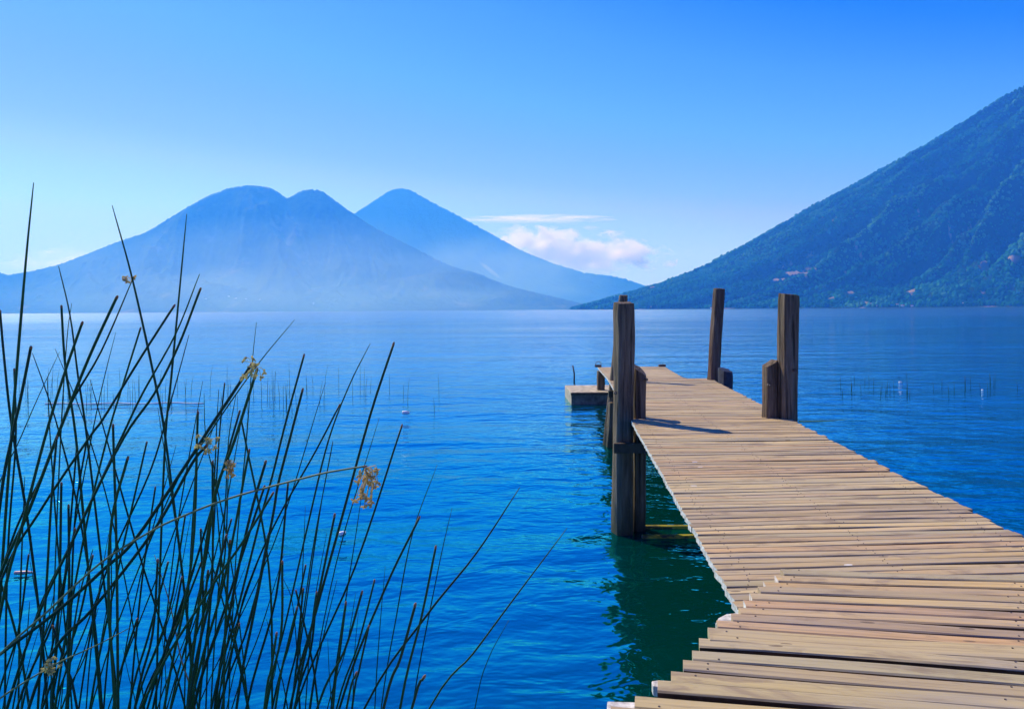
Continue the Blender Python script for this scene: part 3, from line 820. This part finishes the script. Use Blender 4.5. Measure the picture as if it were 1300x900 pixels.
# ------------------------------------------------------------------ near platform (boards laid over the pier's end)
walk = empty('boardwalk', (2.2, 2.2, 0))
tag(walk, 'newer tan boardwalk platform with stepped board ends overlapping the pier in the foreground', 'boardwalk')
ZN = DECK + 0.045
left_ends = [(993, 725), (985, 733), (972, 741), (966, 750), (956, 758), (948, 767), (940, 775.5), (930, 783), (912, 793), (903, 808), (892, 820), (881, 833), (869, 845), (854, 861), (836, 873), (806, 888), (775, 905), (752, 925), (735, 948), (712, 972)]
rngp = random.Random(11)
mb = MB(); NAILS = MB(); NAIL_LINES = (0.09, 1.15, 2.3); NAIL_R = 0.0042
cur = None
for k in range(46):
    ang = R(-6.0 - 5.0 * min(1.0, k / 10.0) + rngp.gauss(0, 0.35))
    wd = rngp.choice((0.082, 0.085, 0.088, 0.084))
    if k < len(left_ends): q = on(*left_ends[k], ZN)
    else: q = Vector((-0.15 - 0.03 * (k - len(left_ends)) * rngp.random(), 0, 0))
    if k == 0: yc = q.y; cy3 = q.y - 0.14
    # running position of the boards measured at x = 2
    if cur is None: cur = q.y + (2.0 - q.x) * math.tan(ang)
    gap = rngp.choice((0.006, 0.010, 0.016, 0.022, 0.004))
    yl = cur + (q.x - 2.0) * math.tan(ang)
    board(mb, (q.x, yl, 0), ang, 4.6 - q.x, wd if k != 9 else 0.125, 0.04, ZN, rngp, rough=1.3, mi_end=1 if k in (1, 2, 4, 5) else 0)
    cur -= (wd if k != 9 else 0.125) / 2 / math.cos(ang) + gap + 0.0425
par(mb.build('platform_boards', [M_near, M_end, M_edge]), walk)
tag(par(NAILS.build('nail_heads', M_iron), walk), kind='stuff')
for (x0, y0, x1, y1) in ((0.9, 3.0, 2.1, 3.9), (0.2, 1.2, 1.6, 3.2), (2.9, -0.9, 3.3, 3.9)):
    mb = MB(); beam(mb, (x0, y0, ZN - 0.04 - 0.09), (x1, y1, ZN - 0.04 - 0.09), 0.07, 0.16)
    par(mb.build('stringer', M_beam), walk)
for (x, y) in ((1.15, 3.2), (0.65, 1.6), (3.1, 3.4), (3.0, 0.6), (0.4, -0.6)):
    post(walk, (x, y, bed), (x, y, ZN - 0.21), 0.18, 0.18, M_post, x * 3 + y)
# protruding board ends, their sunlit white put into the colour
def pale_end(pts, z, th, name='board_end'):
    P_ = [on(px, py, z) for px, py in pts]
    m2 = MB(); n = len(P_)
    m2.add([(*p.xy, z) for p in P_] + [(*p.xy, z - th) for p in P_], [tuple(range(n)), tuple(range(2 * n - 1, n - 1, -1))] + [(k, k + n, (k + 1) % n + n, (k + 1) % n) for k in range(n)])
    o = par(m2.build(name, M_end, bevel=0.004), walk); o['label'] = 'sunlit-white board end sticking out'
pale_end([(908, 791), (912, 784), (922, 779), (938, 777), (944, 778), (941, 789), (930, 796), (916, 797)], ZN - 0.046, 0.10)
pale_end([(827, 864), (836, 862.5), (858, 864), (853, 875), (829, 870)], ZN - 0.046, 0.04)
pale_end([(771, 889.5), (826, 891), (834, 905), (770, 906)], ZN - 0.046, 0.05)

# ------------------------------------------------------------------ concrete float, pole, ropes, floats
z_t = 0.365
n0 = on(725, 498, z_t); f0 = on(717, 489, z_t)
fl = empty('concrete_float', (n0.x + 1.0, n0.y + 1.0, 0))
tag(fl, 'low square concrete landing block in the water left of the pier end', 'landing block')
mb = MB(); W = 2.6; dep = f0.y - n0.y
mb.add([(n0.x, n0.y, -0.5), (n0.x + W, n0.y, -0.5), (f0.x + W, f0.y, -0.5), (f0.x, f0.y, -0.5), (n0.x, n0.y, z_t), (n0.x + W, n0.y, z_t), (f0.x + W, f0.y, z_t), (f0.x, f0.y, z_t)],
       [(3, 2, 1, 0), (4, 5, 6, 7), (0, 1, 5, 4), (1, 2, 6, 5), (2, 3, 7, 6), (3, 0, 4, 7)])
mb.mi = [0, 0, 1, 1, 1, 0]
par(mb.build('block', [M_conc, M_stain], bevel=0.03), fl)
mb = MB(); mb.box((n0.x + W / 2, n0.y - 0.012, z_t - 0.05), (W + 0.02, 0.03, 0.07))
par(mb.build('edge_strip', M_beam, bevel=0.005), fl)
q = on(728.5, 484, 0.0)
mb = MB(); mb.tube([q + Vector((0, 0, -0.5)), q + Vector((0.02, 0, 0.3)), q + Vector((-0.04, 0, 0.62))], [0.035, 0.03, 0.025], 8)
tag(mb.build('mooring_pole', M_post), 'thin dark pole standing in the water behind the concrete block', 'pole')
mb = MB(); a_ = on(57, 512.5, 0.015); b_ = on(260, 511.5, 0.015)
pts = [a_.lerp(b_, k / 30) + Vector((0, 0.12 * math.sin(k * 0.6), 0)) for k in range(31)]
mb.tube(pts, 0.016, 5)
tag(mb.build('floating_rope', M_rope), 'thin white rope floating on the water behind the reeds', 'rope')
a_ = Vector((at(1011, 533, YF).x, YF - 0.1, 1.40)); b_ = on(1085, 531, 0.02)
mb = MB(); pts = [a_.lerp(b_, k / 14) - Vector((0, 0, 0.02 * math.sin(math.pi * k / 14))) for k in range(15)]
mb.tube(pts, [0.010 - 0.0006 * k for k in range(15)], 5)
tag(mb.build('mooring_rope', M_ropeg), 'thin green mooring rope running from the front right post to the lake', 'rope')

def float_bottle(px, py, L_, r, label, group=None, rz=0.3, m=None):
    q = on(px, py, 0.0)
    d = Vector((math.cos(rz), math.sin(rz), 0))
    root = empty('floating_bottle', q); tag(root, label, 'bottle', group)
    mb = MB(); pr = [(-.5, .3), (-.47, .8), (-.42, 1), (0.1, 1), (.2, .95), (.33, .5), (.40, .36), (.46, .36)]
    mb.tube([q + d * L_ * s + Vector((0, 0, r * 0.35)) for s, _ in pr], [r * k for _, k in pr], 10)
    par(mb.build('bottle_body', m or M_white), root)
    mb = MB(); mb.tube([q + d * L_ * s + Vector((0, 0, r * 0.35)) for s in (.46, .53)], [r * .42] * 2, 10)
    par(mb.build('cap', M_white), root)
float_bottle(515, 524.5, 0.20, 0.05, 'white plastic bottle floating on open water between reeds and pier')
float_bottle(434.5, 678, 0.10, 0.03, 'small white bottle floating close behind the reed stalks', rz=0.9)
float_bottle(1143, 485.5, 0.12, 0.03, 'white bottle floating nearest the right front post among far reeds', rz=0.1)
float_bottle(1247, 495.5, 0.11, 0.028, 'white bottle floating at far right among the far reeds', rz=1.2)
float_bottle(30, 727, 0.20, 0.018, 'slim pinkish white bottle floating behind the reeds at far left', rz=0.1, m=M_red)

# ------------------------------------------------------------------ reeds
def crom(pts, n):
    """smooth curve through points"""
    P_ = [pts[0] * 2 - pts[1]] + pts + [pts[-1] * 2 - pts[-2]]
    out = []
    for i in range(1, len(P_) - 2):
        for k in range(n):
            t_ = k / n
            a, b, c, d = P_[i - 1], P_[i], P_[i + 1], P_[i + 2]
            out.append(0.5 * ((2 * b) + (c - a) * t_ + (2 * a - 5 * b + 4 * c - d) * t_ ** 2 + (3 * b - a - 3 * c + d) * t_ ** 3))
    out.append(P_[-2]); return out

def seed_head(parent, c, size, n, mat, droop, rg):
    """spray of spikelets on short stalks"""
    mb = MB()
    for k in range(n):
        f = k / max(1, n - 1)
        if droop:
            d = Vector((rg.gauss(0.08, 0.13), rg.gauss(0, 0.14), -(0.08 + 0.92 * f))) * size
        else:
            d = Vector((rg.gauss(0.05, 0.35), rg.gauss(0, 0.3), rg.uniform(-0.75, 0.55))) * size
        mid = c + d * 0.5 + Vector((0.12 * size, 0, 0.10 * size))
        mb.tube([c, mid, c + d], 0.0009, 4, 0)
        for q in range(rg.choice((3, 4, 5))):
            e = Vector((rg.gauss(0, 1), rg.gauss(0, 1), rg.gauss(-0.2, 1))).normalized()
            r = rg.uniform(0.0022, 0.0036); L_ = rg.uniform(0.008, 0.015)
            o = c + d
            mb.tube([o, o + e * L_ * 0.35, o + e * L_ * 0.7, o + e * L_], [r * 0.4, r, r * 0.8, r * 0.15], 6, 1)
    o = mb.build('seed_head', [mat, mat]); o.parent = parent
    return o

GR = 'green reed stalks in the foreground'
def reed(pix, Y, thick, tip='point', label=None, group=GR, mat=None, lean=0.0, name='reed', cat='reed', shared=None):
    """stalk through photo points (tip first) standing at distance Y; thick = pixels at the low end"""
    pts = []
    for k, (px, py) in enumerate(pix):
        pts.append(at(px, py, Y + lean * (1 - k / len(pix))))
    d = pts[-1] - pts[-2]
    d = d / max(0.05, abs(d.z))
    q = pts[-1]
    while q.z > -0.25 and label != 'bent':
        d = Vector((d.x * 0.62, d.y * 0.62, -1)); q = q + d * 0.6
        pts.append(q.copy())
        if len(pts) > 12: break
    C_ = crom(pts, 5 if len(pix) > 2 else 4)
    r1 = 0.59 * thick / 2 / F * Y
    tot = sum((C_[i + 1] - C_[i]).length for i in range(len(C_) - 1)); acc = 0; rad = []
    for i, p in enumerate(C_):
        if i: acc += (C_[i] - C_[i - 1]).length
        if tip == 'point': rad.append(r1 * min(1.0, 0.30 + 0.80 * (acc / 0.55) ** 0.6))
        else: rad.append(r1 * min(1.0, 0.88 + 0.2 * acc))
    mb = MB(); mb.tube(C_, rad, 7)
    o = mb.build(name, mat or M_reed)
    tag(o, label, cat, group)
    if tip == 'blunt':
        m2 = MB(); dd = (C_[0] - C_[1]).normalized()
        m2.tube([C_[0] - dd * 0.004, C_[0] + dd * 0.003, C_[0] + dd * 0.007], [rad[0] * 1.05, rad[0] * 1.0, rad[0] * 0.5], 7)
        t_ = m2.build('dry_tip', M_tip); t_.parent = o
    return o
LB = {'point': 'dark green pointed reed stalk crossing others in the foreground reed bed',
      'blunt': 'dark green reed stalk with broken dry brown tip in the foreground reed bed',
      'thin': 'hair thin green reed stalk deeper in the foreground reed bed'}
rg = random.Random(21)
U = lambda a, b: rg.uniform(a, b)
reed([(42.7, 232), (33, 330), (17, 522), (4, 700), (-8, 900)], 2.3, 6, 'point', 'tallest dark reed at far left, its tip highest against the sky')
reed([(142.4, 261), (168, 354), (196, 480), (210, 556), (236, 768), (246, 900)], 2.4, 5.2, 'point', 'long reed leaning left, its fine tip against the sky left of the mountain')
reed([(237, 272), (227, 379), (217, 484), (210, 556), (204, 700), (198, 900)], 2.5, 4.8, 'point', 'tall upright reed with tip crossing the left mountain shoulder')
reed([(74.4, 338), (89, 401), (99, 477), (110, 552), (132, 740), (150, 900)], 2.5, 4.6, 'point', 'left leaning reed second from the tallest at far left')
o8 = reed([(170, 351), (128, 447), (87, 518), (55, 600), (10, 700)], 2.4, 5, 'point', 'right leaning reed with tiny seed spray at its tip against the mountain')
seed_head(o8, at(164, 353, 2.4), 0.022, 5, M_seed, False, rg)
o21 = reed([(319, 463), (295, 500), (265, 545), (240, 584), (172, 684), (132, 722), (72, 776), (0, 830), (-40, 862)], 2.1, 7.5, 'blunt', 'thick slanting reed carrying the highest orange seed spray near its top')
seed_head(o21, at(323, 466, 2.1), 0.05, 16, M_seed2, False, rg)
o22 = reed([(262, 566), (244, 588), (196, 672), (120, 770), (72, 820), (36, 900)], 2.1, 7, 'blunt', 'thick slanting reed with orange seed spray left of and below the highest spray')
seed_head(o22, at(262, 563, 2.1), 0.042, 13, M_seed2, False, rg)
o23 = reed([(326, 470), (297, 561), (275, 620), (262, 690), (250, 790), (238, 900)], 2.2, 7, 'blunt', 'upright thick reed with small drooping brown seed cluster beside it')
seed_head(o23, at(290, 584, 2.2), 0.045, 12, M_seed, True, rg)
ob = reed([(463, 592), (430, 597), (401, 603), (327, 622), (278, 637), (230, 656), (192, 674), (128, 714), (60, 776), (0, 830), (-60, 905)], 1.95, 4.6, 'blunt', 'pale bowed reed stalk lying across the others with hanging seed spray', mat=M_reedp)
seed_head(ob, at(463, 594, 1.95), 0.095, 26, M_seed, True, rg)
od = reed([(166, 796), (120, 820), (68, 844), (0, 886), (-50, 930)], 1.9, 4.5, 'point', 'dry tan reed lying low at bottom left with small yellow seed tuft', mat=M_reedp)
seed_head(od, at(62, 842, 1.9), 0.03, 9, M_seed2, False, rg)
reed([(196, 704), (216, 768), (230, 836), (248, 900)], 2.6, 3.6, 'point', 'straight dead tan reed among the green ones', mat=M_reedd)
reed([(499.5, 437), (470, 527), (434, 657), (400, 780), (368, 900)], 2.3, 5.8, 'blunt', 'long reed leaning right, its tip level with the far shore reeds beside open water')
reed([(660, 618.5), (604, 703), (540, 783), (463, 898)], 2.3, 5, 'point', 'right leaning reed second from the right edge of the reed bed')
reed([(720, 670), (647, 767), (600, 830), (545, 899)], 2.3, 4.2, 'point', 'rightmost reed, leaning far right over open water')
reed([(646, 787), (620, 836), (603, 898)], 2.8, 2.6, 'point', 'short thin reed just under the rightmost leaning reed')
reed([(374, 406), (334, 454), (300, 500), (262, 556), (215, 630)], 2.8, 3.2, 'point', 'thin reed leaning right past the highest seed spray')
main = [
 ([(91, 385), (85, 431), (77, 556), (70, 720), (64, 900)], 2.8, 3, 'point'), ([(78, 390), (83, 465), (96, 552), (110, 700), (128, 900)], 2.3, 5.5, 'blunt'),
 ([(148, 378), (113, 454), (72, 556), (36, 650), (-10, 760)], 2.1, 7, 'blunt'), ([(104, 411), (81, 477), (57, 556), (30, 660), (0, 780)], 2.1, 6.5, 'blunt'),
 ([(220.6, 389), (177.5, 456), (132, 530), (113, 556), (50, 650), (0, 740)], 2.2, 5.6, 'blunt'), ([(178, 418), (155, 492), (136, 556), (105, 690), (70, 900)], 2.4, 4.6, 'blunt'),
 ([(253.4, 348), (223, 424), (181, 499.5), (153, 558), (90, 690), (40, 800)], 2.3, 5, 'point'), ([(254, 368), (226.6, 439), (196, 499.5), (157, 556), (105, 660), (30, 830)], 2.2, 5.6, 'blunt'),
 ([(39, 442), (26, 507), (15, 556), (0, 640)], 2.1, 7, 'blunt'), ([(41, 448), (57, 492), (74, 545), (100, 650), (118, 770), (130, 900)], 2.6, 4, 'point'),
 ([(0, 396), (6, 462), (15, 541), (35, 660), (52, 800), (60, 900)], 2.3, 5.5, 'blunt'), ([(75.5, 447), (49, 503), (26, 556), (-10, 640)], 2.9, 2.6, 'point'),
 ([(147, 422), (132, 481), (119, 541), (100, 640), (80, 760)], 2.9, 2.8, 'point'), ([(70, 443), (90.6, 492), (110, 545), (140, 650), (170, 800)], 2.9, 2.8, 'point'),
 ([(325.6, 409), (320, 462), (313, 556), (300, 700), (290, 900)], 3.0, 2.8, 'point'), ([(385.6, 452), (363, 535), (345, 607), (331, 657), (300, 780), (268, 900)], 2.3, 5, 'blunt'),
 ([(384, 495.5), (369, 553), (353, 615), (346, 657), (322, 780), (300, 900)], 2.2, 6, 'blunt'), ([(470, 436), (443.5, 489), (417, 559), (393, 657), (365, 780), (338, 900)], 2.6, 4, 'point'),
 ([(430.6, 515), (401, 572), (353, 657), (320, 730), (300, 800)], 2.5, 4.2, 'blunt'), ([(422.6, 559), (413, 610), (405, 657), (385, 793), (370, 900)], 2.8, 3, 'point'),
 ([(337, 587), (317, 657), (295, 760), (275, 880)], 2.1, 6.6, 'blunt'), ([(346, 627), (308, 688), (264, 752), (180, 896)], 2.1, 6, 'blunt'),
 ([(532, 657.5), (487, 751), (431, 898)], 2.2, 5.6, 'blunt'), ([(555, 590), (524, 676), (503, 783), (484, 898)], 2.9, 2.8, 'point'),
 ([(574, 644), (556, 724), (524, 895)], 2.9, 2.8, 'point'), ([(553, 695), (535, 783), (508, 898)], 2.2, 5.8, 'blunt'),
 ([(527, 768), (508, 836), (487, 898)], 2.0, 7, 'blunt'), ([(538.5, 859), (523, 898)], 2.0, 7, 'blunt'), ([(439, 766), (431, 830), (423, 895)], 2.2, 5.4, 'blunt'),
 ([(489, 719), (482, 800), (476, 895)], 3.0, 2.6, 'point'), ([(468, 796), (456, 850), (447, 898)], 2.2, 5, 'blunt'), ([(452, 855), (440, 898)], 2.1, 5.5, 'blunt'),
 ([(455, 777), (450, 830), (448, 890)], 3.0, 2.4, 'point'), ([(428, 735), (410, 810), (396, 884)], 2.6, 3.4, 'point'), ([(460, 623), (450, 690), (439, 761), (420, 900)], 2.8, 3, 'point'),
 ([(415, 676), (400, 760), (391, 850)], 2.9, 2.8, 'point'), ([(423, 561), (400, 680), (383, 793), (370, 900)], 2.8, 3, 'point'), ([(162, 582), (142, 660), (138, 760), (146, 900)], 2.1, 6.6, 'blunt'),
 ([(87, 643), (88, 760), (86, 896)], 2.1, 5.6, 'blunt'), ([(143.5, 541), (148, 700), (150, 892)], 2.1, 6, 'blunt'), ([(287, 681), (262, 780), (240, 892)], 2.1, 6.4, 'blunt'),
 ([(351, 805), (344, 850), (336, 896)], 2.1, 6, 'blunt'), ([(377, 772), (366, 815), (350, 896)], 2.2, 5.4, 'blunt'), ([(264, 726), (256, 800), (244, 900)], 2.1, 6, 'blunt'),
 ([(251.6, 514.6), (248, 600), (238, 780), (234, 900)], 2.7, 3.4, 'point'), ([(259, 499), (262, 560), (280, 640), (300, 760)], 2.8, 3, 'point'), ([(285, 488), (278, 560), (270, 700), (262, 880)], 2.6, 3.6, 'blunt'),
 ([(300, 499.5), (290, 560), (285, 660), (272, 820)], 2.7, 3.4, 'point'), ([(72, 556), (65, 640), (58, 760), (48, 900)], 2.2, 5.4, 'blunt'), ([(240, 425), (214, 520), (190, 600), (130, 740), (100, 900)], 2.5, 4, 'point'),
 ([(18, 470), (20, 560), (10, 700), (6, 900)], 2.5, 4.4, 'blunt'), ([(60, 480), (64, 560), (74, 700), (90, 880)], 2.7, 3.6, 'point'), ([(110, 560), (96, 650), (90, 780)], 2.4, 4.4, 'blunt'),
 ([(118, 697), (98, 770), (84, 900)], 2.1, 5.5, 'point'), ([(197, 620), (180, 740), (165, 900)], 2.4, 4.4, 'blunt'), ([(360, 735), (372, 770), (380, 880)], 2.6, 3.2, 'point'),
]
for pix, Y, th, tip in main:
    reed(pix, Y + U(-0.1, 0.15), th, tip, LB['thin'] if th < 3.3 else LB[tip], GR + (', hair thin' if th < 3.3 else (', pointed' if tip == 'point' else ', broken tips')))
for k in range(80):
    xb = U(-10, 460) if k % 3 else U(-10, 260)
    if k >= 48: xb = U(-10, 420)
    yt = U(640, 830) if k >= 48 else U(500, 800) if xb > 250 else U(470, 760)
    if xb > 400: yt = U(700, 840)
    ln = U(0.02, 0.42) if rg.random() < 0.78 else U(-0.30, -0.05)
    dy = 900 - yt; cv = U(-0.03, 0.05)
    th = rg.choice((2.6, 3, 4.0, 4.6, 5.2, 5.8))
    tip = 'point' if th < 4.3 else 'blunt'
    pix = [(xb + ln * dy, yt), (xb + ln * dy * 0.5 + cv * dy, yt + dy * 0.5), (xb, 900)]
    reed(pix, {2.6: 3.2, 3: 3.0, 4.0: 2.7, 4.6: 2.5, 5.2: 2.3, 5.8: 2.15}[th] + U(-0.1, 0.2), th, tip, LB['thin'] if th < 3.3 else LB[tip], GR + (', hair thin' if th < 3.3 else (', pointed' if tip == 'point' else ', broken tips')))

def far_reed(px, py, hpx, group, label):
    q = on(px, py, 0.0)
    H = hpx / F * q.y
    dx = rg.gauss(0, 0.06) * H
    mb = MB(); r = 0.0065
    mb.tube([q + Vector((0, 0, -0.3)), q + Vector((dx * 0.3, 0, H * 0.5)), q + Vector((dx, 0.02, H))], [r, r, r * 0.4], 5)
    tag(mb.build('reed', M_reed), label, 'reed', group)
for k in range(88):
    px = rg.choice((U(15, 430), U(200, 430), U(20, 250)))
    if 240 < px < 560 and k % 5 == 0: px = U(430, 560)
    far_reed(px, U(494, 526), U(14, 38), 'thin reeds standing in the lake left of the pier', 'thin upright reed standing in open lake water beyond the foreground reeds')
for k in range(34):
    far_reed(rg.choice((U(1062, 1160), U(1180, 1296))), U(484, 506), U(8, 18), 'thin reeds standing in the lake right of the pier', 'thin upright reed standing in the lake right of the pier posts')
for px, py, hp in ((1257, 500, 26), (1225, 500, 22), (1135, 501, 18)):
    far_reed(px, py, hp, 'thin reeds standing in the lake right of the pier', 'thin upright reed standing in the lake right of the pier posts')

scene.cycles.volume_bounces = 6
scene.cycles.max_bounces = 8
scene.cycles.sample_clamp_indirect = 6
scene.cycles.use_denoising = True
